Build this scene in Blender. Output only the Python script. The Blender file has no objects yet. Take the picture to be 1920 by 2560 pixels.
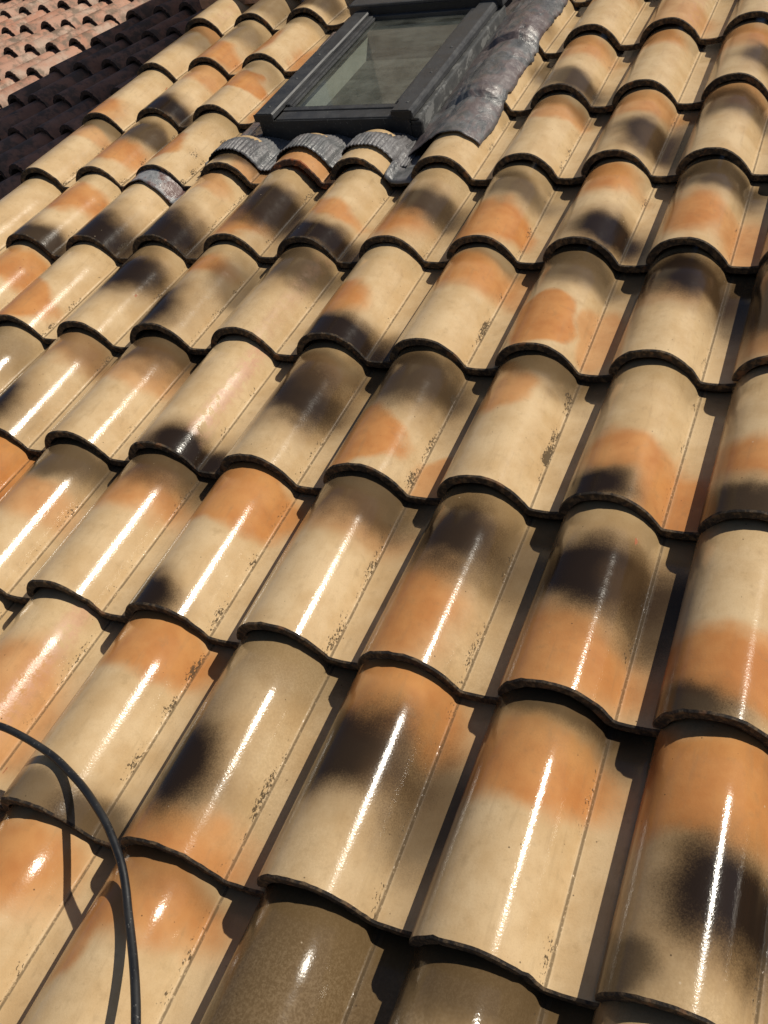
import bpy, bmesh, math, random
from mathutils import Matrix, Vector, noise

# ------------------------------------------------------------------ frame of the roof
PITCH = math.radians(24.0)                       # slope of the tiled roof
M = Matrix.Translation((0, 0, 5.0)) @ Matrix.Rotation(PITCH, 4, 'X')   # roof frame: x across, y up the slope, z off it
M3 = M.to_3x3()
W, G = 0.215, 0.346                              # tile pitch across and up the slope

# ------------------------------------------------------------------ camera
sc = bpy.context.scene
cam_d = bpy.data.cameras.new('camera'); cam = bpy.data.objects.new('camera', cam_d)
sc.collection.objects.link(cam); sc.camera = cam
cam_d.sensor_fit = 'VERTICAL'; cam_d.sensor_height = 36.0; cam_d.lens = 2393.28 / 2560 * 36.0
cam_d.clip_start = 0.02; cam_d.clip_end = 3000
CR = Matrix(((0.90691074, -0.12203438, 0.40326235), (0.35738706, 0.7297151, -0.58291541), (-0.2231309, 0.67277299, 0.70539996)))
CAMP = Vector((0.57878, -0.30052, 1.13891))
cam.matrix_world = M @ (Matrix.Translation(CAMP) @ CR.to_4x4())

# ------------------------------------------------------------------ sky, sun, exposure
SUN = Vector((0.57, 0.515, 0.64)).normalized()    # towards the sun, roof frame
sw = (M3 @ SUN).normalized()
world = bpy.data.worlds.new('World'); sc.world = world; world.use_nodes = True
wn = world.node_tree; bg = wn.nodes['Background']
sky = wn.nodes.new('ShaderNodeTexSky'); sky.sky_type = 'NISHITA'; sky.sun_disc = False; sky.altitude = 900; sky.air_density = 0.85; sky.dust_density = 1.6
sky.sun_elevation = math.asin(sw.z); sky.sun_rotation = math.atan2(sw.x, sw.y)
wn.links.new(sky.outputs[0], bg.inputs[0]); bg.inputs[1].default_value = 0.068
sl = bpy.data.lights.new('sun', 'SUN'); sl.energy = 4.9; sl.angle = math.radians(0.55); sl.color = (1.0, 0.93, 0.80)
so = bpy.data.objects.new('sun', sl); sc.collection.objects.link(so)
so.rotation_euler = sw.to_track_quat('Z', 'Y').to_euler(); so.location = sw * 30
vs = sc.view_settings; vs.view_transform = 'Standard'; vs.look = 'None'; vs.exposure = -0.12; vs.gamma = 1.0; vs.use_curve_mapping = False
sc.cycles.max_bounces = 8; sc.cycles.transparent_max_bounces = 12

# ------------------------------------------------------------------ helpers
C = sc.collection
rnd = random.Random(7)
def new_obj(name, me, parent=None, mats=()):
    o = bpy.data.objects.new(name, me); C.objects.link(o)
    if parent is not None: o.parent = parent
    if me is not None and mats and not me.materials:
        for m in mats: me.materials.append(m)
    return o
def thing(name, label, cat, mat=None, group=None):
    o = bpy.data.objects.new(name, None); C.objects.link(o)
    o.empty_display_size = 0.1
    o.matrix_world = mat if mat is not None else M
    o['label'] = label; o['category'] = cat; o['kind'] = 'thing'
    if group: o['group'] = group
    return o
def tag(o, label, cat):
    o['label'] = label; o['category'] = cat; o['kind'] = 'thing'; return o
def mesh(name, v, f, smooth=False, mi=None):
    me = bpy.data.meshes.new(name); me.from_pydata(v, [], f)
    if smooth: me.polygons.foreach_set('use_smooth', [True] * len(f))
    if mi: me.polygons.foreach_set('material_index', mi)
    me.update(); return me
def box_mesh(name, x0, x1, y0, y1, z0, z1, bev=0.0):
    bm = bmesh.new(); bmesh.ops.create_cube(bm, size=1)
    for v in bm.verts:
        v.co = Vector(((x0 + x1) / 2 + v.co.x * (x1 - x0), (y0 + y1) / 2 + v.co.y * (y1 - y0), (z0 + z1) / 2 + v.co.z * (z1 - z0)))
    if bev: bmesh.ops.bevel(bm, geom=bm.edges[:], offset=bev, segments=2, affect='EDGES', profile=0.6)
    me = bpy.data.meshes.new(name); bm.to_mesh(me); bm.free(); return me
def prism_mesh(name, prof, y0, y1):
    """closed profile of (x, z), swept along y"""
    n = len(prof); v = [(x, y0, z) for x, z in prof] + [(x, y1, z) for x, z in prof]
    f = [tuple(range(n)), tuple(range(2 * n - 1, n - 1, -1))] + [(i, i + n, (i + 1) % n + n, (i + 1) % n) for i in range(n)]
    me = mesh(name, v, f); return me
def box(name, parent, mat, *d, bev=0.0):
    return new_obj(name, box_mesh(name, *d, bev=bev), parent, (mat,))

# ------------------------------------------------------------------ node helpers
class NT:
    def __init__(s, name):
        s.m = bpy.data.materials.new(name); s.m.use_nodes = True; s.t = s.m.node_tree
        s.b = s.t.nodes['Principled BSDF']
    def n(s, typ, **k):
        nd = s.t.nodes.new(typ)
        for a, b in k.items(): setattr(nd, a, b)
        return nd
    def put(s, sock, val):
        if hasattr(val, 'is_output') or isinstance(val, bpy.types.NodeSocket): s.t.links.new(val, sock)
        else: sock.default_value = val
    def math(s, op, a, b=0.0, c=None, clamp=False):
        nd = s.n('ShaderNodeMath', operation=op, use_clamp=clamp); s.put(nd.inputs[0], a); s.put(nd.inputs[1], b)
        if c is not None: s.put(nd.inputs[2], c)
        return nd.outputs[0]
    def mix(s, f, a, b, blend='MIX'):
        nd = s.n('ShaderNodeMix', data_type='RGBA', blend_type=blend); s.put(nd.inputs[0], f)
        s.put(nd.inputs[6], a if not isinstance(a, tuple) else (*a, 1)); s.put(nd.inputs[7], b if not isinstance(b, tuple) else (*b, 1))
        return nd.outputs[2]
    def noise(s, vec, scale, detail=3.0, rough=0.55, dist=0.0, w=None):
        nd = s.n('ShaderNodeTexNoise', noise_dimensions='4D' if w is not None else '3D')
        s.put(nd.inputs['Vector'], vec); nd.inputs['Scale'].default_value = scale; nd.inputs['Detail'].default_value = detail
        nd.inputs['Roughness'].default_value = rough; nd.inputs['Distortion'].default_value = dist
        if w is not None: s.put(nd.inputs['W'], w)
        return nd.outputs['Fac']
    def ramp(s, f, a, b, smooth=True, lo=0.0, hi=1.0):
        nd = s.n('ShaderNodeMapRange', interpolation_type='SMOOTHSTEP' if smooth else 'LINEAR')
        s.put(nd.inputs[0], f); s.put(nd.inputs[1], a); s.put(nd.inputs[2], b); s.put(nd.inputs[3], lo); s.put(nd.inputs[4], hi)
        return nd.outputs[0]
    def attr(s, name):
        nd = s.n('ShaderNodeAttribute', attribute_type='OBJECT', attribute_name=name)
        sp = s.n('ShaderNodeSeparateXYZ'); s.t.links.new(nd.outputs['Vector'], sp.inputs[0]); return sp.outputs
    def bump(s, h, strength, dist):
        nd = s.n('ShaderNodeBump'); nd.inputs['Strength'].default_value = strength; nd.inputs['Distance'].default_value = dist
        s.put(nd.inputs['Height'], h); s.t.links.new(nd.outputs[0], s.b.inputs['Normal']); return nd
    def scaled(s, vec, sx, sy, sz):
        nd = s.n('ShaderNodeMapping'); s.put(nd.inputs[0], vec); nd.inputs['Scale'].default_value = (sx, sy, sz); return nd.outputs[0]

# ------------------------------------------------------------------ materials
def mat_tile():
    t = NT('flamed_glazed_clay'); tc = t.n('ShaderNodeTexCoord'); P = tc.outputs['Object']
    oi = t.n('ShaderNodeObjectInfo'); R = t.math('MULTIPLY', oi.outputs['Random'], 57.0)
    sp = t.n('ShaderNodeSeparateXYZ'); t.put(sp.inputs[0], P)
    u = t.math('DIVIDE', sp.outputs[0], W); v = t.math('DIVIDE', sp.outputs[1], G)
    big = t.noise(P, 9.0, 2.0, 0.5, w=R); big2 = t.noise(P, 11.0, 2.0, 0.5, w=t.math('ADD', R, 9.3))
    grain = t.noise(P, 520.0, 2.0, 0.7, w=R); mid = t.noise(P, 60.0, 4.0, 0.65, w=R)
    uw = t.math('ADD', u, t.math('MULTIPLY', t.math('SUBTRACT', big, 0.5), 0.36))
    vw = t.math('ADD', v, t.math('MULTIPLY', t.math('SUBTRACT', big2, 0.5), 0.30))
    def blob(a, b):
        A = t.attr(a); B = t.attr(b)
        dx = t.math('DIVIDE', t.math('SUBTRACT', uw, A[0]), B[0]); dy = t.math('DIVIDE', t.math('SUBTRACT', vw, A[1]), B[1])
        d = t.math('SQRT', t.math('ADD', t.math('MULTIPLY', dx, dx), t.math('MULTIPLY', dy, dy)))
        return d, A[2], B[2]
    mx = t.attr('mx'); my = t.attr('my')
    gs = t.math('MULTIPLY', t.math('SUBTRACT', grain, 0.5), 0.9)
    # cream engobe with cloudy tone
    tone = t.noise(P, 16.0, 3.0, 0.6, w=t.math('ADD', R, 3.1))
    cream = t.mix(t.ramp(tone, 0.3, 0.7), (0.62, 0.455, 0.265), (0.52, 0.355, 0.185))
    tf = t.math('MULTIPLY', mx[1], t.ramp(t.noise(P, 260.0, 4.0, 0.75, w=R), 0.36, 0.60, lo=0.55, hi=1.1), clamp=True)
    cream = t.mix(tf, cream, (0.24, 0.155, 0.072))
    cream = t.mix(t.math('MULTIPLY', t.ramp(grain, 0.45, 0.75), 0.16), cream, (0.32, 0.20, 0.09))
    col = cream
    for a, b in (('oa', 'ob'), ('oc', 'od')):
        d, s, cq = blob(a, b)
        f = t.math('MULTIPLY', t.ramp(t.math('ADD', d, t.math('MULTIPLY', gs, 0.25)), t.math('SUBTRACT', 1.32, t.math('MULTIPLY', cq, 0.30)), t.math('ADD', 0.48, t.math('MULTIPLY', cq, 0.34))), t.math('MULTIPLY', s, 0.94))
        oc = t.mix(t.ramp(tone, 0.3, 0.72), (0.51, 0.222, 0.066), (0.42, 0.155, 0.042))
        col = t.mix(f, col, oc)
    # tops of tiles dusted with olive grime
    ol = t.math('MULTIPLY', t.ramp(t.math('ADD', v, t.math('MULTIPLY', gs, 0.22)), 0.62, 1.02), my[0])
    col = t.mix(t.math('MULTIPLY', ol, 0.8), col, (0.19, 0.125, 0.055))
    dk = None
    for a, b in (('da', 'db'), ('dc', 'dd')):
        d, s, cq = blob(a, b); d = t.math('ADD', d, t.math('MULTIPLY', gs, 0.62))
        wide = t.math('MULTIPLY', t.ramp(d, 2.0, 0.65), t.math('MULTIPLY', s, s)); core = t.math('MULTIPLY', t.ramp(d, 1.36, 0.52), s)
        col = t.mix(t.math('MULTIPLY', wide, 0.80), col, (0.155, 0.088, 0.036))
        col = t.mix(core, col, (0.019, 0.012, 0.008))
        dk = core if dk is None else t.math('MAXIMUM', dk, core)
    # pinkish scum stripe on the right flank
    pk = t.math('MULTIPLY', t.ramp(t.math('ABSOLUTE', t.math('SUBTRACT', u, 0.62)), 0.10, 0.02), t.math('MULTIPLY', my[1], 0.8))
    pk = t.math('MULTIPLY', pk, t.math('MULTIPLY', t.ramp(mid, 0.38, 0.6), t.math('SUBTRACT', 1.0, dk))); col = t.mix(t.math('MULTIPLY', pk, 0.75), col, (0.50, 0.25, 0.17))
    # grime gathered along the crease between roll and pan, and thin specks anywhere
    cr = t.ramp(t.math('ABSOLUTE', t.math('SUBTRACT', u, 0.735)), 0.055, 0.0)
    spk = t.noise(t.scaled(P, 1, 0.6, 1), 300.0, 3.0, 0.7, w=R)
    patch = t.ramp(t.noise(P, 13.0, 2.0, 0.5, w=t.math('ADD', R, 21.0)), 0.42, 0.69)
    thr = t.math('SUBTRACT', 0.80, t.math('MULTIPLY', cr, t.math('ADD', 0.145, t.math('MULTIPLY', t.math('MULTIPLY', patch, mx[0]), 0.20))))
    cr2 = t.ramp(t.math('ABSOLUTE', t.math('SUBTRACT', u, 0.66)), 0.19, 0.02)
    thr = t.math('SUBTRACT', thr, t.math('MULTIPLY', t.math('MULTIPLY', cr2, my[2]), t.math('MULTIPLY', patch, 0.26)))
    dirt = t.ramp(t.math('SUBTRACT', spk, thr), 0.0, 0.03)
    line = t.math('MULTIPLY', t.ramp(t.math('ABSOLUTE', t.math('SUBTRACT', u, 0.757)), 0.014, 0.004), t.ramp(spk, 0.32, 0.48))
    dirt = t.math('MAXIMUM', dirt, t.math('MULTIPLY', line, 0.75))
    col = t.mix(t.math('MULTIPLY', dirt, 0.88), col, (0.045, 0.030, 0.016))
    # pits and pale spatter
    cmb = t.n('ShaderNodeCombineXYZ'); t.put(cmb.inputs[2], R); pv = t.n('ShaderNodeVectorMath', operation='ADD'); t.put(pv.inputs[0], P); t.put(pv.inputs[1], cmb.outputs[0])
    for sc_, thr_, cc, k in ((95.0, 0.80, (0.05, 0.032, 0.018), 0.75), (70.0, 0.955, (0.60, 0.48, 0.33), 0.5)):
        vo = t.n('ShaderNodeTexVoronoi'); t.put(vo.inputs['Vector'], pv.outputs[0]); vo.inputs['Scale'].default_value = sc_
        on = t.n('ShaderNodeSeparateColor'); t.put(on.inputs[0], vo.outputs['Color'])
        ff = t.ramp(t.math('SUBTRACT', vo.outputs['Distance'], t.math('MULTIPLY', on.outputs[1], 0.11)), 0.03, -0.03)
        col = t.mix(t.math('MULTIPLY', t.math('MULTIPLY', ff, t.math('GREATER_THAN', on.outputs[0], thr_)), k), col, cc)
    # faint handling streaks and dust along the length
    stk = t.noise(t.scaled(P, 1, 0.12, 1), 85.0, 4.0, 0.65, w=t.math('ADD', R, 12.0))
    col = t.mix(t.math('MULTIPLY', t.ramp(stk, 0.52, 0.78), t.math('MULTIPLY', t.math('SUBTRACT', 1.0, dk), 0.26)), col, (0.24, 0.16, 0.085))
    col = t.mix(t.math('MULTIPLY', t.ramp(mid, 0.52, 0.74), t.math('MULTIPLY', t.math('SUBTRACT', 1.0, dk), 0.24)), col, (0.22, 0.145, 0.07))
    # rusty chips through the glaze
    chip = t.noise(t.scaled(P, 1, 0.5, 1), 45.0, 2.0, 0.6, w=t.math('ADD', R, 5.0))
    chip = t.ramp(chip, 0.755, 0.775); col = t.mix(t.math('MULTIPLY', chip, 0.8), col, (0.33, 0.10, 0.045))
    t.put(t.b.inputs['Base Color'], col)
    rg = t.math('ADD', t.math('ADD', 0.110, t.math('MULTIPLY', oi.outputs['Random'], 0.05)), t.math('MULTIPLY', t.ramp(mid, 0.35, 0.7), 0.06))
    rg = t.math('ADD', rg, t.math('MULTIPLY', t.math('MAXIMUM', dirt, chip), 0.45))
    rg = t.math('ADD', rg, t.math('MULTIPLY', my[1], t.math('MULTIPLY', pk, 0.3)))
    crz = t.math('MULTIPLY', t.ramp(t.math('ABSOLUTE', t.math('SUBTRACT', u, 0.760)), 0.035, 0.015), t.ramp(spk, 0.34, 0.5))
    rg = t.math('ADD', rg, t.math('MULTIPLY', crz, 0.45))
    t.put(t.b.inputs['Roughness'], rg); t.b.inputs['IOR'].default_value = 1.45; t.b.inputs['Specular IOR Level'].default_value = 0.30
    ax = t.n('ShaderNodeCombineXYZ'); ax.inputs[1].default_value = 1.0
    vt = t.n('ShaderNodeVectorTransform', vector_type='VECTOR', convert_from='OBJECT', convert_to='WORLD'); t.put(vt.inputs[0], ax.outputs[0])
    t.put(t.b.inputs['Tangent'], vt.outputs[0]); t.b.inputs['Anisotropic'].default_value = 0.4
    peel = t.noise(P, 330.0, 2.0, 0.6); und = t.noise(t.scaled(P, 1, 0.3, 1), 22.0, 2.0, 0.5, w=R)
    h = t.math('ADD', t.math('MULTIPLY', peel, 0.19), t.math('MULTIPLY', und, 0.5))
    h = t.math('ADD', h, t.math('MULTIPLY', dirt, 0.7)); h = t.math('SUBTRACT', h, t.math('MULTIPLY', chip, 0.5))
    t.bump(h, 0.55, 0.0016)
    return t.m
def mat_edge():
    t = NT('sooty_tile_edge'); P = t.n('ShaderNodeTexCoord').outputs['Object']
    oi = t.n('ShaderNodeObjectInfo'); R = t.math('MULTIPLY', oi.outputs['Random'], 31.0)
    a = t.noise(P, 95.0, 4.0, 0.7, w=R); b = t.noise(P, 30.0, 3.0, 0.6, w=t.math('ADD', R, 4.0))
    col = t.mix(t.ramp(a, 0.44, 0.66), (0.020, 0.014, 0.010), (0.13, 0.085, 0.045))
    col = t.mix(t.math('MULTIPLY', t.ramp(b, 0.58, 0.68), 0.6), col, (0.22, 0.10, 0.04))
    mx = t.attr('mx'); col = t.mix(mx[2], col, t.mix(t.ramp(b, 0.42, 0.55), (0.36, 0.12, 0.045), (0.06, 0.03, 0.02)))
    t.put(t.b.inputs['Base Color'], col); t.b.inputs['Roughness'].default_value = 0.85
    t.bump(a, 0.8, 0.003); return t.m
def mat_old_tile():
    t = NT('weathered_terracotta'); P = t.n('ShaderNodeTexCoord').outputs['Object']
    oi = t.n('ShaderNodeObjectInfo'); R = t.math('MULTIPLY', oi.outputs['Random'], 41.0)
    a = t.noise(P, 8.0, 3.0, 0.6, w=R); b = t.noise(P, 14.0, 4.0, 0.65, w=t.math('ADD', R, 7.0)); c = t.noise(P, 70.0, 3.0, 0.7, w=R)
    base = t.mix(oi.outputs['Random'], (0.40, 0.18, 0.11), (0.44, 0.25, 0.175))
    base = t.mix(t.ramp(a, 0.45, 0.66), base, (0.46, 0.33, 0.25))
    base = t.mix(t.math('MULTIPLY', t.ramp(b, 0.46, 0.62), 0.85), base, (0.15, 0.105, 0.07))
    mx = t.attr('mx'); base = t.mix(mx[1], base, t.mix(t.ramp(b, 0.42, 0.6), (0.42, 0.20, 0.12), (0.17, 0.11, 0.075)))  # warmer brown base colour for tiles that lie in shade
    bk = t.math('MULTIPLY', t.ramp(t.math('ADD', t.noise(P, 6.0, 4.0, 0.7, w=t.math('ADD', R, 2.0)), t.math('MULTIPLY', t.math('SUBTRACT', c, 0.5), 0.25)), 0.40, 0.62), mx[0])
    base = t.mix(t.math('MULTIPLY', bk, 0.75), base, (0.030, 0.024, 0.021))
    base = t.mix(t.math('MULTIPLY', t.ramp(c, 0.55, 0.8), 0.4), base, (0.16, 0.10, 0.07))
    t.put(t.b.inputs['Base Color'], base); t.b.inputs['Roughness'].default_value = 0.72
    t.bump(t.math('ADD', c, b), 0.5, 0.003); return t.m
def mat_lead(name, rust=0.5, lite=1.0):
    t = NT(name); P = t.n('ShaderNodeTexCoord').outputs['Object']
    a = t.noise(t.scaled(P, 1, 0.6, 1), 17.0, 6.0, 0.68, 1.2); b = t.noise(P, 38.0, 5.0, 0.7, 0.8); c = t.noise(P, 7.0, 3.0, 0.6)
    col = t.mix(t.ramp(a, 0.34, 0.66), (0.105 * lite, 0.108 * lite, 0.112 * lite), (0.29 * lite, 0.295 * lite, 0.30 * lite))
    col = t.mix(t.math('MULTIPLY', t.ramp(b, 0.62, 0.74), 0.55), col, (0.36, 0.38, 0.39))
    rr = t.math('MULTIPLY', t.ramp(t.math('ADD', a, t.math('MULTIPLY', c, 0.7)), 0.78, 0.92), rust)
    col = t.mix(rr, col, (0.115, 0.060, 0.052))
    t.put(t.b.inputs['Base Color'], col); t.b.inputs['Metallic'].default_value = 0.0
    t.put(t.b.inputs['Roughness'], t.ramp(b, 0.3, 0.8, lo=0.24, hi=0.60))
    t.bump(t.math('ADD', a, t.math('MULTIPLY', b, 0.4)), 0.7, 0.006); return t.m
def mat_frame(name, c0, c1, chalk=0.0, rough=0.42):
    t = NT(name); P = t.n('ShaderNodeTexCoord').outputs['Object']
    a = t.noise(P, 24.0, 4.0, 0.65); b = t.noise(t.scaled(P, 1, 0.12, 1), 60.0, 3.0, 0.6); c = t.noise(P, 230.0, 2.0, 0.6)
    col = t.mix(t.ramp(a, 0.3, 0.7), c0, c1)
    if chalk: col = t.mix(t.math('MULTIPLY', t.ramp(t.math('ADD', a, t.math('MULTIPLY', b, 0.6)), 0.84, 0.90), chalk), col, (0.30, 0.30, 0.29))
    col = t.mix(t.math('MULTIPLY', t.ramp(c, 0.66, 0.72), 0.5), col, (0.26, 0.25, 0.23))
    t.put(t.b.inputs['Base Color'], col); t.put(t.b.inputs['Roughness'], t.ramp(a, 0.3, 0.75, lo=rough, hi=rough + 0.2))
    t.bump(a, 0.15, 0.002); return t.m
def mat_plain(name, c0, c1, scale=12.0, rough=0.85, bump=0.3):
    t = NT(name); P = t.n('ShaderNodeTexCoord').outputs['Object']
    a = t.noise(P, scale, 5.0, 0.65); t.put(t.b.inputs['Base Color'], t.mix(t.ramp(a, 0.3, 0.7), c0, c1))
    t.b.inputs['Roughness'].default_value = rough; t.bump(a, bump, 0.01); return t.m
def mat_glass():
    t = NT('dusty_glass'); nt = t.t; P = t.n('ShaderNodeTexCoord').outputs['Object']
    tr = t.n('ShaderNodeBsdfTransparent'); tr.inputs[0].default_value = (0.80, 0.82, 0.79, 1)
    gl = t.n('ShaderNodeBsdfGlossy'); gl.inputs['Roughness'].default_value = 0.06
    df = t.n('ShaderNodeBsdfDiffuse'); df.inputs[0].default_value = (0.42, 0.43, 0.38, 1)
    fr = t.n('ShaderNodeFresnel'); fr.inputs[0].default_value = 1.5
    ge = t.n('ShaderNodeNewGeometry'); ff = t.math('MULTIPLY', fr.outputs[0], t.math('SUBTRACT', 1.0, ge.outputs['Backfacing']))
    m1 = t.n('ShaderNodeMixShader'); nt.links.new(ff, m1.inputs[0]); nt.links.new(tr.outputs[0], m1.inputs[1]); nt.links.new(gl.outputs[0], m1.inputs[2])
    d = t.noise(P, 9.0, 5.0, 0.7); d2 = t.noise(t.scaled(P, 0.3, 1.6, 1), 14.0, 4.0, 0.6, 1.0)
    f = t.ramp(t.math('ADD', t.math('MULTIPLY', d, 0.6), t.math('MULTIPLY', d2, 0.5)), 0.40, 0.75, lo=0.02, hi=0.12)
    m2 = t.n('ShaderNodeMixShader'); nt.links.new(f, m2.inputs[0]); nt.links.new(m1.outputs[0], m2.inputs[1]); nt.links.new(df.outputs[0], m2.inputs[2])
    nt.links.new(m2.outputs[0], nt.nodes['Material Output'].inputs['Surface']); return t.m

TILE, EDGE, OLD = mat_tile(), mat_edge(), mat_old_tile()
LEAD = mat_lead('oxidised_lead', 0.5, 0.62); LEADP = mat_lead('grey_lead', 0.15, 0.62); LEADM = mat_lead('mottled_lead', 1.0, 1.35)
PAINT = mat_frame('grey_frame_paint', (0.030, 0.031, 0.033), (0.048, 0.049, 0.051), 0.0)
CHALK = mat_frame('chalky_frame_paint', (0.055, 0.057, 0.058), (0.085, 0.085, 0.083), 0.35, 0.5)
SHADEP = mat_frame('shade_black_frame_paint', (0.018, 0.018, 0.019), (0.028, 0.028, 0.029), 0.0, 0.45)  # frame paint blackened to carry the shade on the front panel
BLACK = mat_frame('black_gasket', (0.012, 0.012, 0.013), (0.022, 0.022, 0.023), 0.0, 0.5)
LINING = mat_plain('white_lining', (0.52, 0.53, 0.50), (0.60, 0.60, 0.57), 20, 0.7, 0.1)
RENDER = mat_plain('aged_render', (0.36, 0.29, 0.21), (0.48, 0.39, 0.29), 6, 0.9, 0.5)
DARKW = mat_plain('shade_dark_render', (0.035, 0.03, 0.028), (0.06, 0.052, 0.046), 6, 0.9, 0.5)  # the wall's shade is put into this dark colour
DECK = mat_plain('dark_timber_deck', (0.05, 0.035, 0.022), (0.08, 0.055, 0.035), 9, 0.9, 0.3)
GROUND = mat_plain('dry_ground', (0.20, 0.17, 0.12), (0.28, 0.23, 0.16), 0.4, 0.95, 0.2)
GLASS = mat_glass()

# ------------------------------------------------------------------ tile shape
CTRL = [(-.0005, -.0075), (0, 0), (.006, .014), (.016, .028), (.030, .040), (.046, .0475), (.062, .0515), (.078, .0528), (.094, .0516),
        (.108, .0472), (.121, .0395), (.134, .0283), (.146, .0140), (.1545, .0005), (.160, -.0095)]
PAN = [(.1625, -.0118), (.168, -.0128), (.180, -.0138), (.196, -.0136), (.212, -.0115), (.226, -.0075)]
def catmull(pts, k):
    out = []; n = len(pts)
    for i in range(n - 1):
        p0, p1, p2, p3 = (Vector(pts[max(i - 1, 0)]), Vector(pts[i]), Vector(pts[i + 1]), Vector(pts[min(i + 2, n - 1)]))
        for q in range(k):
            s = q / k
            out.append(0.5 * ((2 * p1) + (p2 - p0) * s + (2 * p0 - 5 * p1 + 4 * p2 - p3) * s * s + (3 * p1 - p0 - 3 * p2 + p3) * s ** 3))
    out.append(Vector(pts[-1])); return out
ROLL = catmull(CTRL, 2); PROF = ROLL + catmull(PAN, 1)
DROP = 0.0215                                       # how much lower a tile lies one course up
def height(x, y):
    """height of the finished tile surface, roof frame"""
    i = math.floor(y / G + 1e-6); v = y / G - i; u = x % W
    ps = PROF
    for a, b in zip(ps, ps[1:]):
        if a.x <= u <= b.x: return a.y + (b.y - a.y) * (u - a.x) / max(b.x - a.x, 1e-6) - DROP * v
    return -DROP * v
def tile_mesh(name, length=0.40, seed=0, zs=1.0, thick=0.0152, rough_edge=0.00045, bite=0.0, chips=0, drop=DROP):
    r = random.Random(seed); n = len(PROF)
    nrm = []
    for i in range(n):
        a = PROF[max(i - 1, 0)]; b = PROF[min(i + 1, n - 1)]; d = (b - a).normalized(); nrm.append(Vector((-d.y, d.x)))
    jag = [r.uniform(-1, 1) * rough_edge for _ in range(n)]
    if bite:
        for i in range(n):
            x = PROF[i].x; jag[i] += bite * max(0.0, 1 - ((x - 0.085) / 0.055) ** 2) * (0.7 + 0.5 * r.random())
    for _ in range(chips):
        c = r.uniform(0.0, 0.2); w_ = r.uniform(0.004, 0.007); dp = r.uniform(0.001, 0.0028)
        for i in range(n): jag[i] += dp * max(0.0, 1 - abs(PROF[i].x - c) / w_)
    secs = [(0.0, 0.0016), (0.0035, 0.0), (0.0035, 0.0)] + [(length * f, 0.0) for f in (0.3, 0.62, 1.0)]
    V, F, MI, SM = [], [], [], []
    def place(p, y, off):
        t = y / 0.40; q = p - nrm_i * off
        x = q.x
        x = 0.078 + (x - 0.078) * (1 - 0.045 * t) if x < 0.165 else x - 0.0038 * t * max(0, 1 - (x - .165) / .05)
        return (x, y, q.y * zs - drop * y / G)
    for (y, ins) in secs:
        for i in range(n):
            nrm_i = nrm[i]; yy = y + (jag[i] if y < 0.01 else 0); V.append(place(PROF[i], yy, ins))
    top = len(secs) * n
    bs = [(0.0, thick), (length, thick)]
    for (y, th) in bs:
        for i in range(n):
            nrm_i = nrm[i]; yy = y + (jag[i] * 0.6 if y < 0.01 else 0); V.append(place(PROF[i], yy, th))
    for s in range(len(secs) - 1):
        if s == 1: continue                      # own vertices for the lip, so its shading stays apart
        for i in range(n - 1):
            a = s * n + i; F.append((a, a + 1, a + n + 1, a + n)); MI.append(0 if s > 0 else 1); SM.append(s > 0)
    for i in range(n - 1):
        F.append((top + i, top + i + 1, i + 1, i)); MI.append(1); SM.append(False)                       # front face
        F.append((top + i + 1, top + i, top + n + i, top + n + i + 1)); MI.append(1); SM.append(True)    # underside
        e = (len(secs) - 1) * n; F.append((e + i, e + i + 1, top + n + i + 1, top + n + i)); MI.append(1); SM.append(False)
    for i in (0, n - 1):
        loop = [s * n + i for s in range(len(secs)) if s != 1] + [top + n + i, top + i]
        F.append(tuple(loop if i == 0 else loop[::-1])); MI.append(1 if i else 0); SM.append(False)
    me = bpy.data.meshes.new(name); me.from_pydata(V, [], F)
    me.polygons.foreach_set('material_index', MI); me.polygons.foreach_set('use_smooth', SM)
    # the crease between roll and pan stays sharp
    me.update(); return me

# ------------------------------------------------------------------ the tiled roof
roof = thing('tiled_roof', 'sunlit roof of glazed cream, orange and black flamed clay tiles', 'roof')
tm = [tile_mesh('roof_tile', seed=k, chips=k % 5) for k in range(10)]
cut = [tile_mesh('roof_tile_cut', length=0.165, seed=20 + k, rough_edge=0.0016, bite=0.010 if k == 1 else 0.0) for k in range(3)]
for me in tm + cut: me.materials.append(TILE); me.materials.append(EDGE)

Z = ((0, 0, 0), (1, 1, 0))
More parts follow.
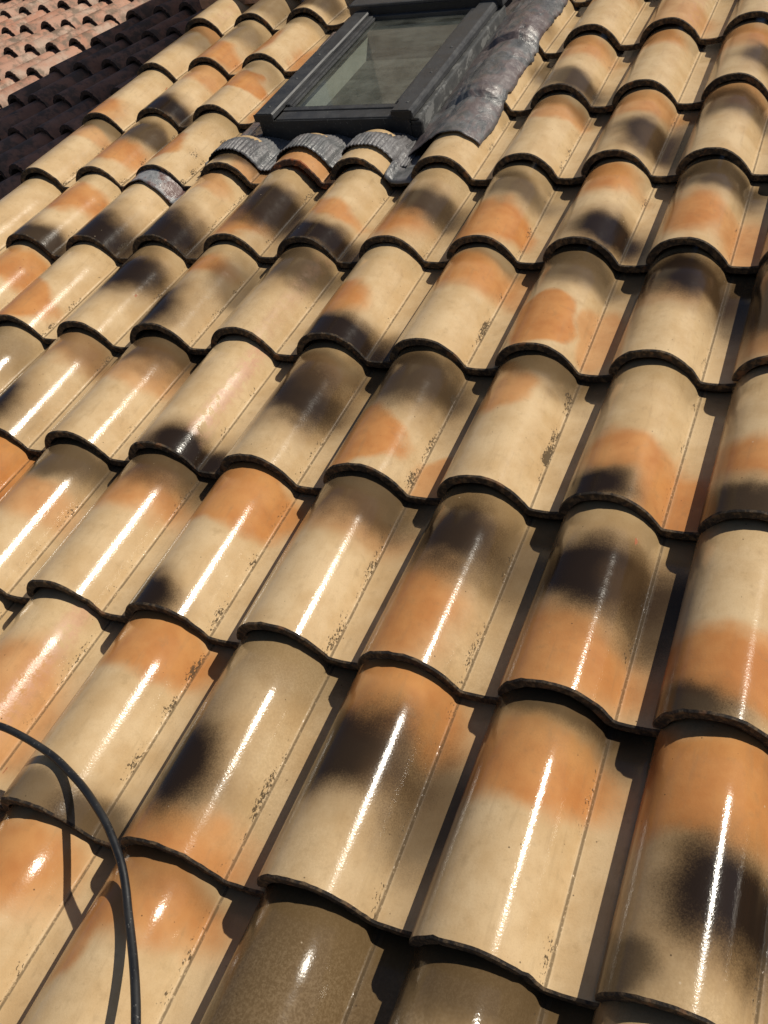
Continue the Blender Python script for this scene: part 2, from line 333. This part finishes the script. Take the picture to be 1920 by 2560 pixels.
# marks burnt into single tiles: (course, column): (orange blobs, dark blobs, options); blob = (u, v, ru, rv, strength)
T = {
 (-1, -3): ([(.4, .8, .6, .25, .8)], []), (-1, -2): ([(.25, .80, .50, .20, .95)], []),
 (-1, -1): ([(.35, .85, .6, .16, .9), (-.05, .62, .35, .20, .8)], [(.35, .98, .5, .10, .35)]),
 (-1, 0): ([], [(.35, .8, .7, .5, .5)], dict(tone=.85, olive=1)), (-1, 1): ([], [(.4, .92, .5, .12, .6)], dict(tone=.7, olive=1, speck=.6)),
 (-1, 2): ([], [], dict(tone=.3, olive=.5)),
 (0, -3): ([(.5, .4, .5, .3, .7)], [], dict(pink=.8)),
 (0, -2): ([(.35, .86, .60, .16, .95)], [(.22, .03, .35, .10, .6), (.72, .03, .22, .09, .7)], dict(dirt=1)),
 (0, -1): ([(.35, .08, .55, .14, .9)], [(.20, .38, .26, .17, 1.0), (.55, .92, .6, .16, .25)], dict(tone=.3, olive=.7, dirt=.8)),
 (0, 0): ([(.35, .80, .62, .20, .95)], [(.30, .53, .36, .15, .95), (.85, .45, .2, .25, .6)], dict(tone=.2, dirt=.6)),
 (0, 1): ([(.35, .72, .62, .19, .95)], [(.40, 1.0, .5, .08, .7), (.85, .95, .2, .1, .5)], dict(olive=.8, dirt=.7)),
 (0, 2): ([(.35, .78, .62, .24, .95)], [(.58, .38, .30, .14, 1.0), (.10, .08, .20, .08, .7)], dict(tone=.35, dirt=.8)),
 (0, 3): ([(.4, .5, .5, .3, .8)], []),
 (1, -5): ([(.5, .8, .7, .3, 1)], []),
 (1, -4): ([(.3, .55, .5, .16, .7)], [(.35, .92, .55, .16, .75)], dict(dirt=.5)),
 (1, -3): ([(.35, .72, .6, .16, .85)], [(.40, .95, .6, .14, .75)], dict(olive=.5)),
 (1, -2): ([(.35, .80, .62, .22, .95)], [(.22, .07, .22, .09, 1.0)], dict(dirt=.7)),
 (1, -1): ([(.4, .72, .5, .14, .5)], [(.40, .88, .5, .16, .75)], dict(dirt=.7)),
 (1, 0): ([(.22, .26, .42, .30, .95)], [(.32, .72, .34, .16, .95), (.85, .72, .2, .2, .5)], dict(tone=.25, olive=.8, dirt=.7)),
 (1, 1): ([(.32, .17, .60, .25, .9)], [(.38, .62, .42, .16, 1.0), (.86, .58, .2, .2, .75)], dict(tone=.2, olive=.6, dirt=1)),
 (1, 2): ([(.40, .26, .60, .19, .95)], [(.12, .03, .3, .08, .85)], dict(olive=.3, dirt=.3)),
 (1, 3): ([(.4, .4, .6, .25, .8)], []),
 (2, -7): ([], [], dict(tone=.4)), (2, -6): ([], [(.3, .8, .5, .2, .4)], dict(tone=.35)),
 (2, -5): ([(.4, .85, .5, .16, .5)], [(.16, .22, .30, .17, 1.0), (.45, .90, .5, .14, .45)], dict(tone=.2, dirt=.7)),
 (2, -4): ([(.4, .72, .6, .2, .55)], [(.42, .90, .5, .15, .75)], dict(olive=.4)),
 (2, -3): ([], [(.66, .04, .34, .12, 1.0)], dict(pink=1.0, olive=.2)),
 (2, -2): ([(.3, .85, .4, .12, .4)], [(.42, .58, .34, .19, .95), (.4, .88, .5, .12, .6)], dict(tone=.2, olive=.6)),
 (2, -1): ([(.22, .26, .40, .26, .95), (.9, .1, .2, .2, .7)], [(.40, .76, .42, .18, .85)], dict(tone=.2, olive=.6, dirt=1)),
 (2, 0): ([(.15, .70, .35, .18, .8)], [(.40, .95, .5, .12, .65)], dict(olive=.6, dirt=1, speck=1)),
 (2, 1): ([(.40, .32, .38, .16, .9), (.85, .12, .3, .2, .9)], [(.22, .07, .28, .09, 1.0)], dict(olive=.6, dirt=.8)),
 (2, 2): ([(.35, .38, .6, .14, .9)], [(.35, .06, .6, .10, .9)], dict(olive=.2)),
 (3, -8): ([(.5, .8, .6, .3, .8)], []), (3, -7): ([(.4, .75, .6, .22, .9)], [(.3, .15, .4, .15, .4)]),
 (3, -6): ([(.25, .22, .45, .22, .95)], [], dict(dirt=1)),
 (3, -5): ([], [(.30, .68, .36, .18, 1.0)], dict(dirt=.9, tone=.1)),
 (3, -4): ([(.25, .74, .4, .14, .95)], [(.16, .16, .34, .20, 1.0), (.75, .68, .25, .2, .6)], dict(dirt=.6)),
 (3, -3): ([], [(.42, .78, .42, .16, .75)], dict(tone=.2, olive=.6, pink=.35)),
 (3, -2): ([(.22, .38, .32, .18, .95)], [(.45, .05, .60, .13, 1.0)], dict(dirt=.3)),
 (3, -1): ([(.32, .76, .46, .18, .95), (.9, .8, .2, .25, .6)], [(.6, .98, .3, .08, .4)], dict(dirt=1)),
 (3, 0): ([(.30, .28, .34, .26, .95), (.85, .3, .2, .3, .6)], [(.42, .84, .45, .14, .7)], dict(olive=.7, dirt=.7, tone=.15)),
 (3, 1): ([(.2, .6, .4, .12, .4)], [(.42, .76, .40, .15, 1.0), (.88, .7, .2, .25, .7)], dict(dirt=.4)),
 (3, 2): ([(.4, .2, .5, .2, .7)], [(.35, .55, .6, .25, .9)], dict(tone=.3)),
 (4, -9): ([], []), (4, -8): ([], [], dict(dirt=.3)),
 (4, -7): ([(.35, .66, .5, .20, .9)], [(.45, .03, .5, .13, .9)], dict(dirt=.5)),
 (4, -6): ([], [(.35, .08, .55, .22, 1.0)], dict(dirt=1)),
 (4, -5): ([(.3, .84, .4, .12, .6)], [(.38, .10, .50, .20, 1.0)], dict(dirt=.7)),
 (4, -4): ([(.20, .22, .45, .22, .95)], [(.55, .48, .32, .22, .95)], dict(tone=.2, dirt=.7)),
 (4, -3): ([(.35, .44, .45, .10, .85)], [(.40, .10, .55, .13, 1.0)], dict(dirt=.8)),
 (4, -2): ([(.22, .24, .42, .20, .95)], [(.48, .52, .34, .16, .85)], dict(tone=.3, dirt=.8)),
 (4, -1): ([(.32, .24, .48, .26, .95)], [(.42, .70, .40, .14, .7)], dict(olive=.6, dirt=1, tone=.15)),
 (4, 0): ([(.28, .78, .46, .18, .95)], [(.60, .18, .28, .14, 1.0)], dict(dirt=.6)),
 (4, 1): ([(.28, .32, .42, .24, .95), (.85, .2, .2, .3, .7)], [(.42, .80, .45, .14, .8)], dict(olive=.5)),
 (4, 2): ([], [(.3, .6, .6, .3, .8)]),
 (5, -8): ([(.3, .72, .5, .12, .6)], [(.4, .93, .6, .10, .6)], dict(dirt=1)),
 (5, -7): ([(.30, .34, .50, .20, .9)], [(.45, .72, .42, .14, .8)], dict(olive=.5, dirt=.6)),
 (5, -6): ([(.18, .38, .34, .26, .95)], [], dict(olive=.8, dirt=1, speck=1)),
 (5, -5): ([(.8, .1, .3, .2, .6)], [(.45, .20, .5, .10, .8)]),
 (5, -4): ([(.3, .1, .6, .3, .7)], [], dict(chip=1, dirt=1)), (5, -3): ([], [], dict(dirt=1)),
 (5, -2): ([], [], dict(dirt=.8, tone=.1)),
 (5, -1): ([(.3, .80, .5, .16, .7)], [(.5, .92, .4, .1, .4)], dict(dirt=.7)),
 (5, 0): ([(.4, .78, .5, .16, .8)], [(.62, .34, .32, .16, .9), (.9, .4, .2, .25, .7)], dict(dirt=.6)),
 (5, 1): ([(.35, .85, .5, .2, .7)], [(.40, .72, .50, .14, .75)], dict(dirt=.5)),
 (6, -8): ([(.25, .14, .40, .20, .9)], [], dict(dirt=.5)),
 (6, -7): ([(.4, .85, .5, .18, .7)], [(.45, .10, .42, .14, 1.0)], dict(dirt=.3)),
 (6, -6): ([(.28, .56, .50, .15, .95), (.9, .4, .15, .4, .9)], [(.5, .8, .4, .12, .35)], dict(dirt=.4)),
 (6, -2): ([], [(.9, .75, .2, .2, .6)], dict(dirt=.6)),
 (6, -1): ([(.3, .76, .5, .18, .8)], [(.52, .14, .34, .12, .85)], dict(dirt=1)),
 (6, 0): ([(.2, .84, .4, .18, .8)], [], dict(dirt=.3)),
 (6, 1): ([(.35, .75, .5, .2, .8)], [(.62, .42, .26, .16, .8)], dict(dirt=.5)),
 (7, -8): ([(.5, .92, .5, .10, .7)], [(.4, .72, .6, .18, .5)], dict(tone=.1)),
 (7, -7): ([(.3, .20, .60, .20, .85)], [(.4, .70, .5, .16, .5)], dict(tone=.3)),
 (7, -6): ([(.14, .30, .30, .34, .95), (.9, .2, .15, .4, .9)], [(.5, .92, .4, .12, .3)]),
 (7, -1): ([(.2, .80, .5, .16, .8)], [], dict(dirt=.6)), (7, 0): ([(.3, .2, .6, .3, .5)], [], dict(pink=.5)),
 (8, -8): ([], [], dict(pink=.4, tone=.1)), (8, -7): ([], [(.4, .35, .5, .25, .5)]), (8, -6): ([(.3, .7, .4, .2, .6)], [(.42, .28, .42, .16, .75)]),
}
def dress(o, spec):
    og, dk = spec[0], spec[1]; op = spec[2] if len(spec) > 2 else {}
    for (na, nb), lst, k in ((('oa', 'ob'), og, 0), (('oc', 'od'), og, 1), (('da', 'db'), dk, 0), (('dc', 'dd'), dk, 1)):
        b = lst[k] if len(lst) > k else (0, 0, 1, 1, 0)
        o[na] = [float(b[0]), float(b[1]), float(b[4])]; kk = (1.08, 1.12) if na in ('oa', 'oc') else (1.15, 1.28)
        o[nb] = [float(b[2]) * kk[0], float(b[3]) * kk[1], rnd.random() ** 1.5]
    o['mx'] = [float(op.get('dirt', .45)), float(op.get('tone', 0.05)), float(op.get('chip', 0))]
    o['my'] = [float(op.get('olive', .25)), float(op.get('pink', 0)), float(op.get('speck', 0.15))]
def any_spec():
    og = [(rnd.uniform(.1, .5), rnd.uniform(.1, .8), rnd.uniform(.3, .6), rnd.uniform(.14, .24), .9)] if rnd.random() < .8 else []
    dk = [(rnd.uniform(.2, .6), rnd.uniform(.05, .9), rnd.uniform(.25, .45), rnd.uniform(.1, .2), .9)] if rnd.random() < .6 else []
    return og, dk, dict(dirt=rnd.random(), tone=rnd.random() * .3)
for i in range(-3, 9):
    for j in range(-8, 6):
        if i >= 5 and -5 <= j <= -3:
            if i > 5: continue
            me = cut[j + 5]
        else: me = tm[rnd.randrange(10)]
        o = new_obj('roof_tile', me, roof)
        o.location = (j * W + rnd.gauss(0, .0016), i * G + rnd.gauss(0, .003), rnd.gauss(0, .0008))
        o.rotation_euler = (rnd.gauss(0, .003), rnd.gauss(0, .010), rnd.gauss(0, .007))
        if i == 5 and j in (-5, -4, -3): o.location.x += (.010, .016, -.010)[j + 5]
        dress(o, T.get((i, j)) or any_spec())

# deck under the tiles, open under the roof window, and the wall that carries it
OX0, OX1, OY0, OY1 = -0.95, -0.49, 2.00, 2.66
for d in ((-1.72, 1.30, -1.05, OY0), (-1.72, 1.30, OY1, 3.16), (-1.72, OX0, OY0, OY1), (OX1, 1.30, OY0, OY1)):
    box('roof_deck', roof, DECK, *d, -0.16, -0.062)
box('wall', roof, RENDER, -1.70, 1.28, -0.9, 3.10, -3.2, -0.161)

# ridge caps just past the top course
def half_round(name, length, r0, r1, thick=0.014, seg=14, a0=-0.15):
    V, F = [], []
    for y, r in ((0, r0), (length * .5, (r0 + r1) / 2), (length, r1)):
        for k in range(seg + 1):
            a = a0 + (math.pi - 2 * a0) * k / seg; V.append((y, math.cos(a) * r, math.sin(a) * r))
        for k in range(seg + 1):
            a = a0 + (math.pi - 2 * a0) * k / seg; V.append((y, math.cos(a) * (r - thick), math.sin(a) * (r - thick)))
    n = seg + 1
    for s in range(2):
        b = s * 2 * n
        for k in range(seg):
            F.append((b + k, b + 2 * n + k, b + 2 * n + k + 1, b + k + 1)); F.append((b + n + k + 1, b + 3 * n + k + 1, b + 3 * n + k, b + n + k))
        F.append((b, b + n, b + 3 * n, b + 2 * n)); F.append((b + seg, b + 2 * n + seg, b + 3 * n + seg, b + n + seg))
    for b, fl in ((0, 0), (4 * n, 1)):
        for k in range(seg):
            q = (b + k, b + k + 1, b + n + k + 1, b + n + k); F.append(q if not fl else q[::-1])
    return mesh(name, V, F)
rc = half_round('ridge_cap', 0.44, 0.115, 0.098); rc.materials.append(OLD)
for k in range(8):
    o = new_obj('ridge_cap', rc, roof); o.location = (-1.76 + k * 0.385, 3.10 + rnd.gauss(0, .003), 0.025); o.rotation_euler = (0, 0.02, rnd.gauss(0, .01))
    o['mx'] = [0.2, 0.0, 0.0]

# ------------------------------------------------------------------ the roof window
SK = M @ Matrix.Translation((-0.970, 1.975, -0.033)) @ Matrix.Rotation(math.radians(-2.5), 4, 'Z')
win = thing('roof_window', 'dark grey framed roof window with dusty glass set among the tiles', 'roof window', SK)
FW, FL = 0.47, 0.70
fr = box('frame', win, CHALK, FW - 0.035, FW + 0.022, 0.0, FL, -0.07, 0.074, bev=0.004)
for n_, d in (('frame_rail', (-0.012, 0.045, 0.0, FL, -0.07, 0.074)), ('frame_rail', (0.045, FW - 0.035, 0.004, 0.055, -0.07, 0.060)), ('frame_rail', (0.045, FW - 0.035, FL - 0.05, FL, -0.07, 0.074))):
    box(n_, win, PAINT, *d, bev=0.003)
def cover(name, x0, x1, y0, y1, z1, lip):
    # side cladding: flat top, rounded shoulder, turned-down lip on the outer side
    sgn = 1 if lip > 0 else -1
    xo, xi = (x1, x0) if sgn > 0 else (x0, x1)
    pts = [(xi, z1 - .016), (xi, z1 - .004), (xi + sgn * .004, z1), (xo - sgn * .010, z1), (xo - sgn * .003, z1 - .003), (xo, z1 - .010), (xo, z1 - .022)]
    pts += [(xo - sgn * .003, z1 - .022), (xo - sgn * .004, z1 - .012), (xi + sgn * .006, z1 - .016)]
    return new_obj(name, prism_mesh(name, pts if sgn > 0 else pts[::-1], y0, y1), win, (PAINT,))
YJ = 0.385
cl = cover('side_cover', -0.014, 0.050, -0.012, YJ, 0.103, -1); cover('side_cover', -0.012, 0.048, YJ + .001, FL - 0.03, 0.1005, -1)
cr_ = cover('side_cover', FW - 0.050, FW + 0.012, -0.012, YJ, 0.103, 1); cover('side_cover', FW - 0.048, FW + 0.010, YJ + .001, FL - 0.03, 0.1005, 1)
# end caps of the lower covers
box('end_cap', cl, BLACK, -0.013, 0.049, -0.015, -0.0125, 0.080, 0.101); box('end_cap', cr_, BLACK, FW - 0.049, FW + 0.011, -0.015, -0.0125, 0.078, 0.101)
for c_, x_ in ((cl, 0.018), (cr_, FW - 0.018)):
    for y_ in (0.03, 0.20, 0.355):
        bm = bmesh.new(); bmesh.ops.create_uvsphere(bm, u_segments=10, v_segments=6, radius=0.0042)
        for v in bm.verts: v.co = Vector((x_ + v.co.x, y_ + v.co.y, 0.103 + v.co.z * 0.45))
        me = bpy.data.meshes.new('screw'); bm.to_mesh(me); bm.free(); new_obj('screw', me, c_, (CHALK,))
# sash: inner rails, sloped bead, glass
sash = box('sash', win, PAINT, 0.051, 0.066, 0.062, FL - 0.052, 0.058, 0.092, bev=0.003)
box('sash_rail', sash, PAINT, FW - 0.066, FW - 0.051, 0.062, FL - 0.052, 0.058, 0.092, bev=0.003)
box('sash_rail', sash, PAINT, 0.051, FW - 0.051, FL - 0.051, FL - 0.030, 0.058, 0.088, bev=0.002)
box('sash_rail', sash, PAINT, 0.051, FW - 0.051, 0.040, 0.0615, 0.056, 0.086, bev=0.003)
box('glazing_bead', sash, PAINT, 0.0665, 0.073, 0.062, FL - 0.052, 0.079, 0.0865, bev=0.002); box('glazing_bead', sash, PAINT, FW - 0.073, FW - 0.0665, 0.062, FL - 0.052, 0.079, 0.0865, bev=0.002)
box('gasket', sash, BLACK, 0.067, FW - 0.067, 0.0620, 0.0660, 0.077, 0.0835)
box('glass_pane', sash, GLASS, 0.0667, FW - 0.0667, 0.0625, FL - 0.0525, 0.0745, 0.0775)
# bottom cladding: shelf and front panel, black sill under it
box('bottom_cover', win, PAINT, 0.0505, FW - 0.0505, -0.006, 0.0395, 0.0615, 0.083, bev=0.003)
box('front_panel', win, SHADEP, 0.002, FW - 0.002, -0.011, -0.0062, 0.006, 0.080, bev=0.0015)
box('sill', win, BLACK, -0.006, FW + 0.028, -0.008, -0.001, -0.02, 0.058, bev=0.003)
box('corner_piece', fr, BLACK, FW - 0.004, FW + 0.030, -0.006, 0.006, 0.012, 0.068, bev=0.005)
# top hood
box('top_cover', win, PAINT, -0.030, FW + 0.026, FL - 0.030, FL + 0.060, 0.080, 0.118, bev=0.006)
box('top_gasket', win, BLACK, 0.045, FW - 0.045, FL - 0.0345, FL - 0.0305, 0.086, 0.110)
# lining of the light shaft
SX0, SX1, SY0, SY1 = 0.052, FW - 0.052, 0.045, FL - 0.055
box('shaft_lining', win, LINING, SX0 - 0.012, SX0, SY0, SY1, -0.62, 0.057); box('shaft_lining', win, LINING, SX1, SX1 + 0.012, SY0, SY1, -0.62, 0.057)
box('shaft_lining', win, LINING, SX0, SX1, SY0 - 0.012, SY0, -0.62, 0.0555); box('shaft_lining', win, LINING, SX0, SX1, SY1, SY1 + 0.012, -0.62, 0.057)
box('shaft_floor', win, mat_plain('grey_sill_board', (.20, .20, .185), (.26, .26, .24), 15), SX0 - .012, SX1 + .012, SY0 - .012, SY1 + .012, -0.64, -0.6205)

# ------------------------------------------------------------------ lead sheets
def sheet(name, xs, ys, fz, mat, label, keep=None, thick=0.002):
    V, F = [], []; nx = len(xs)
    for y in ys:
        for x in xs:
            r = fz(x, y); V.append(r if isinstance(r, tuple) else (x, y, r))
    for a in range(len(ys) - 1):
        for b in range(nx - 1):
            if keep and not keep((xs[b] + xs[b + 1]) / 2, (ys[a] + ys[a + 1]) / 2): continue
            i = a * nx + b; F.append((i, i + 1, i + nx + 1, i + nx))
    me = mesh(name, V, F, True)
    o = new_obj(name, me, None, (mat,)); o.matrix_world = M
    s = o.modifiers.new('thickness', 'SOLIDIFY'); s.thickness = thick; s.offset = 1
    if label: tag(o, label, 'flashing')
    return o
def lin(a, b, n): return [a + (b - a) * k / (n - 1) for k in range(n)]
def over(x, y, r=0.022):
    hs = [height(x, y + d) for d in (-r, -r / 2, 0, r / 2, r)]; return 0.55 * max(hs) + 0.45 * (sum(hs) / 5) + 0.008
# strip dressed over the rolls right of the window
XE = -2 * W + 0.148
def strip(x, y):
    t = max(0, (x + 0.462) / (XE + 0.462)); wob = 0.010 * noise.noise((y * 7, 3.1, 0)) + 0.006 * noise.noise((y * 31, 1.0, 0))
    xx = x + wob * t * t - 0.022 * (y - 1.85) * 0
    n = 0.004 * noise.noise((xx * 12, y * 6, .5)) + 0.0045 * noise.noise((xx * 36, y * 15, 2.0)) + 0.0025 * noise.noise((xx * 90, y * 50, 7.0))
    e = min(1, (1 - t) * 6, (y - 1.845) * 14); n *= max(0.12, e)
    h = over(max(xx, -2 * W + 0.004), y)
    if xx < -2 * W + 0.02:
        k = (-2 * W + 0.02 - xx) / 0.05; h = over(-2 * W + 0.02, y) * (1 - k) + 0.0 * k + 0.004
    return (xx, y + (0.006 * noise.noise((x * 40, 0, 0)) if y < 1.86 else 0), h + max(n, -0.004))
sheet('lead_flashing', lin(-0.488, XE, 36), lin(1.848, 3.02, 150), strip, LEAD, 'crumpled brown-grey lead strip over the rolls right of the roof window')
# pleated apron below the window
def apron(x, y):
    k = min(1, max(0, (y - 1.86) / 0.10)); edge = 1.790 + 0.010 * noise.noise((x * 9, 4, 0))
    yy = edge + (y - 1.79) * (1.972 - edge) / 0.182
    ph = (x / 0.0105) % 1.0; tri = abs(ph * 2 - 1)
    off = {-5: .010, -4: .016, -3: -.010}.get(math.floor((x - .006) / W), 0.0)
    h = over(x - off, min(yy, 5.9 * G), 0.01) * (1 - 0.8 * k) - 0.8 * k * 0.012
    return (x + 0.002 * noise.noise((x * 60, yy * 30, 1)), yy, h + 0.0042 * tri * (1 - .4 * k) + 0.003 * noise.noise((x * 20, yy * 20, 5)))
sheet('lead_apron', lin(-1.10, -0.462, 330), lin(1.79, 1.972, 18), apron, LEADP, 'pleated grey lead apron draped over the tiles below the roof window', thick=0.0014)
# lead tongue lying in the pan at the right end of the apron
sheet('lead_tongue', lin(-3 * W + 0.150, -3 * W + 0.222, 12), lin(5 * G - 0.012, 5 * G + 0.13, 12),
      lambda x, y: height(min(x, -2 * W - 0.004), max(y, 5 * G + .001)) + 0.007 + 0.006 * noise.noise((x * 25, y * 18, 2)) - (0.006 if y < 5 * G - .005 else 0), LEADP,
      'small lead tongue in the pan at the right end of the pleated apron')
# lead patch on a roll, left below the window
def patch(x, y):
    return (x, y + 0.012 * noise.noise((x * 18, 1.5, 0)) * (1 if y < 4.85 * G else 0), height(max(min(x, -5 * W - .002), -6 * W + .001), min(y, 4.995 * G)) + 0.006 + 0.003 * noise.noise((x * 40, y * 40, 3)))
sheet('lead_patch', lin(-6 * W + 0.006, -5 * W - 0.003, 30), lin(4.80 * G, 5.12 * G, 14), patch, LEADM, 'mottled lead patch over one roll left below the roof window')
# gutter lead left of the window
sheet('lead_gutter', lin(-1.075, -0.975, 14), lin(1.96, 2.70, 40), lambda x, y: -0.012 + 0.02 * max(0, (x + 1.03) / 0.05) + 0.006 * noise.noise((x * 30, y * 12, 9)), LEAD,
      'narrow dark lead gutter between the tiles and the left side of the roof window')
box_o = box('lead_tray', None, LEADP, -1.06, -0.44, 1.80, 2.72, -0.058, -0.045); box_o.matrix_world = M
tag(box_o, 'flat lead tray under the roof window', 'flashing')

# ------------------------------------------------------------------ black cable
cp = [(-0.62, 0.06, .060), (-0.56, 0.072, .072), (-0.49, 0.08, .078), (-0.448, 0.083, .075), (-0.419, 0.082, .068), (-0.384, 0.077, .061), (-0.345, 0.068, .0565), (-0.307, 0.054, .056), (-0.272, 0.039, .057), (-0.236, 0.02, .060),
      (-0.208, 0.003, .060), (-0.18, -0.019, .057), (-0.158, -0.039, .054), (-0.138, -0.062, .052), (-0.119, -0.086, .052), (-0.097, -0.111, .055), (-0.074, -0.137, .060), (-0.052, -0.163, .066), (-0.031, -0.190, .072),
      (0.0, -0.235, .08), (0.025, -0.29, .085), (0.04, -0.37, .08), (0.05, -0.5, .07)]
def tube(name, pts, r, seg=14, sub=5):
    P = []
    n = len(pts)
    for i in range(n - 1):
        p = [Vector(pts[max(i - 1, 0)]), Vector(pts[i]), Vector(pts[i + 1]), Vector(pts[min(i + 2, n - 1)])]
        for q in range(sub):
            s = q / sub; P.append(0.5 * ((2 * p[1]) + (p[2] - p[0]) * s + (2 * p[0] - 5 * p[1] + 4 * p[2] - p[3]) * s * s + (3 * p[1] - p[0] - 3 * p[2] + p[3]) * s ** 3))
    P.append(Vector(pts[-1])); V, F = [], []
    for i, p in enumerate(P):
        d = (P[min(i + 1, len(P) - 1)] - P[max(i - 1, 0)]).normalized(); a = d.cross(Vector((0, 0, 1))).normalized(); b = a.cross(d)
        for k in range(seg): V.append(p + a * math.cos(k * 2 * math.pi / seg) * r + b * math.sin(k * 2 * math.pi / seg) * r)
    for i in range(len(P) - 1):
        for k in range(seg): F.append((i * seg + k, i * seg + (k + 1) % seg, (i + 1) * seg + (k + 1) % seg, (i + 1) * seg + k))
    F.append(tuple(range(seg - 1, -1, -1))); F.append(tuple(range((len(P) - 1) * seg, len(P) * seg)))
    return mesh(name, [tuple(v) for v in V], F, True)
CAB = mat_frame('black_rubber', (0.010, 0.010, 0.011), (0.018, 0.018, 0.018), 0.0, 0.38)
cb = new_obj('cable', tube('cable', cp, 0.0056), None, (CAB,)); cb.matrix_world = M
tag(cb, 'black rubber cable arching across the lower left tiles', 'cable')

# ------------------------------------------------------------------ the lower roof next door
NR = Matrix(((0.98418203, 0.16211287, -0.07145038), (-0.16236848, 0.98672762, 0.00225478), (0.07086759, 0.00938218, 0.99744161)))
NM = Matrix.Translation((-4.57045, 4.46945, -0.68391)) @ NR.to_4x4()
W2, G2 = 0.21, 0.3493
nroof = thing('terracotta_roof', 'lower roof of old pinkish terracotta tiles, shaded columns tinted brown and black-stained, behind on the left', 'roof', M @ NM)
om = [tile_mesh('terracotta_tile', seed=40 + k, zs=1.5, thick=0.0145, rough_edge=0.003, drop=0.036) for k in range(3)]
oc_ = tile_mesh('terracotta_tile_top', seed=49, zs=1.5, length=0.14, drop=0.036, thick=0.0145)
for me in om + [oc_]: me.materials.append(OLD); me.materials.append(mat_plain('old_tile_edge', (.022, .016, .014), (.06, .035, .028), 40))
for i in range(-7, 4):
    for j in range(-8, 13):
        if j > 9.6 - 0.0 * i: continue
        if i < -1 and j < 1 - 2 * (i + 1): continue
        o = new_obj('terracotta_tile', om[rnd.randrange(3)] if i < 3 else oc_, nroof)
        o.location = (j * W2 + rnd.gauss(0, .004), i * G2 + rnd.gauss(0, .008), rnd.gauss(0, .003)); o.rotation_euler = (rnd.gauss(0, .006), rnd.gauss(0, .02), rnd.gauss(0, .012))
        o.scale = (W2 / W, G2 / G, 1)
        o['mx'] = [0.35 if j >= 4.6 else (0.25 if rnd.random() < .5 else 0.0), 0.85 if j >= 4.6 else 0.0, 0.0]  # shaded columns: shade tone put into the colour, plus more black stain
box('roof_deck', nroof, DECK, -1.75, 2.15, -2.4, 1.18, -0.20, -0.075)
box('wall', nroof, RENDER, -1.7, 2.1, -2.3, 1.1, -3.0, -0.201)
nc = half_round('ridge_cap_old', 0.40, 0.13, 0.105, 0.016); nc.materials.append(OLD)
for k in range(10):
    o = new_obj('ridge_cap', nc, nroof); o.location = (-1.8 + k * 0.37, 3 * G2 + 0.19, -0.02); o.rotation_euler = (0, 0.03, rnd.gauss(0, .015)); o['mx'] = [0.25, 0, 0]

# unseen wall added past the ridge to throw shade on the roof next door
pw = thing('added_shade_wall', 'unseen rendered wall added beyond the ridge to shade the lower roof', 'wall', M @ Matrix.Translation((-1.33, 6.18, 0)) @ Matrix.Rotation(-0.18, 4, 'Z'))
box('wall', pw, RENDER, 0.04, 0.34, -2.50, 3.4, -3.0, 1.850)
box('shade_wall_coping', pw, RENDER, 0.0, 0.38, -2.53, 3.43, 1.851, 1.910, bev=0.008)
bw = thing('rendered_wall', 'rendered wall coloured dark as if shaded, behind the ridge of the terracotta roof', 'wall', M @ NM)
box('wall', bw, DARKW, -4.5, 2.2, 2.2, 2.5, -3.5, 1.2)

# ------------------------------------------------------------------ ground
g = new_obj('ground', mesh('ground', [(-900, -900, 0), (900, -900, 0), (900, 900, 0), (-900, 900, 0)], [(0, 1, 2, 3)]), None, (GROUND,))
g['kind'] = 'structure'
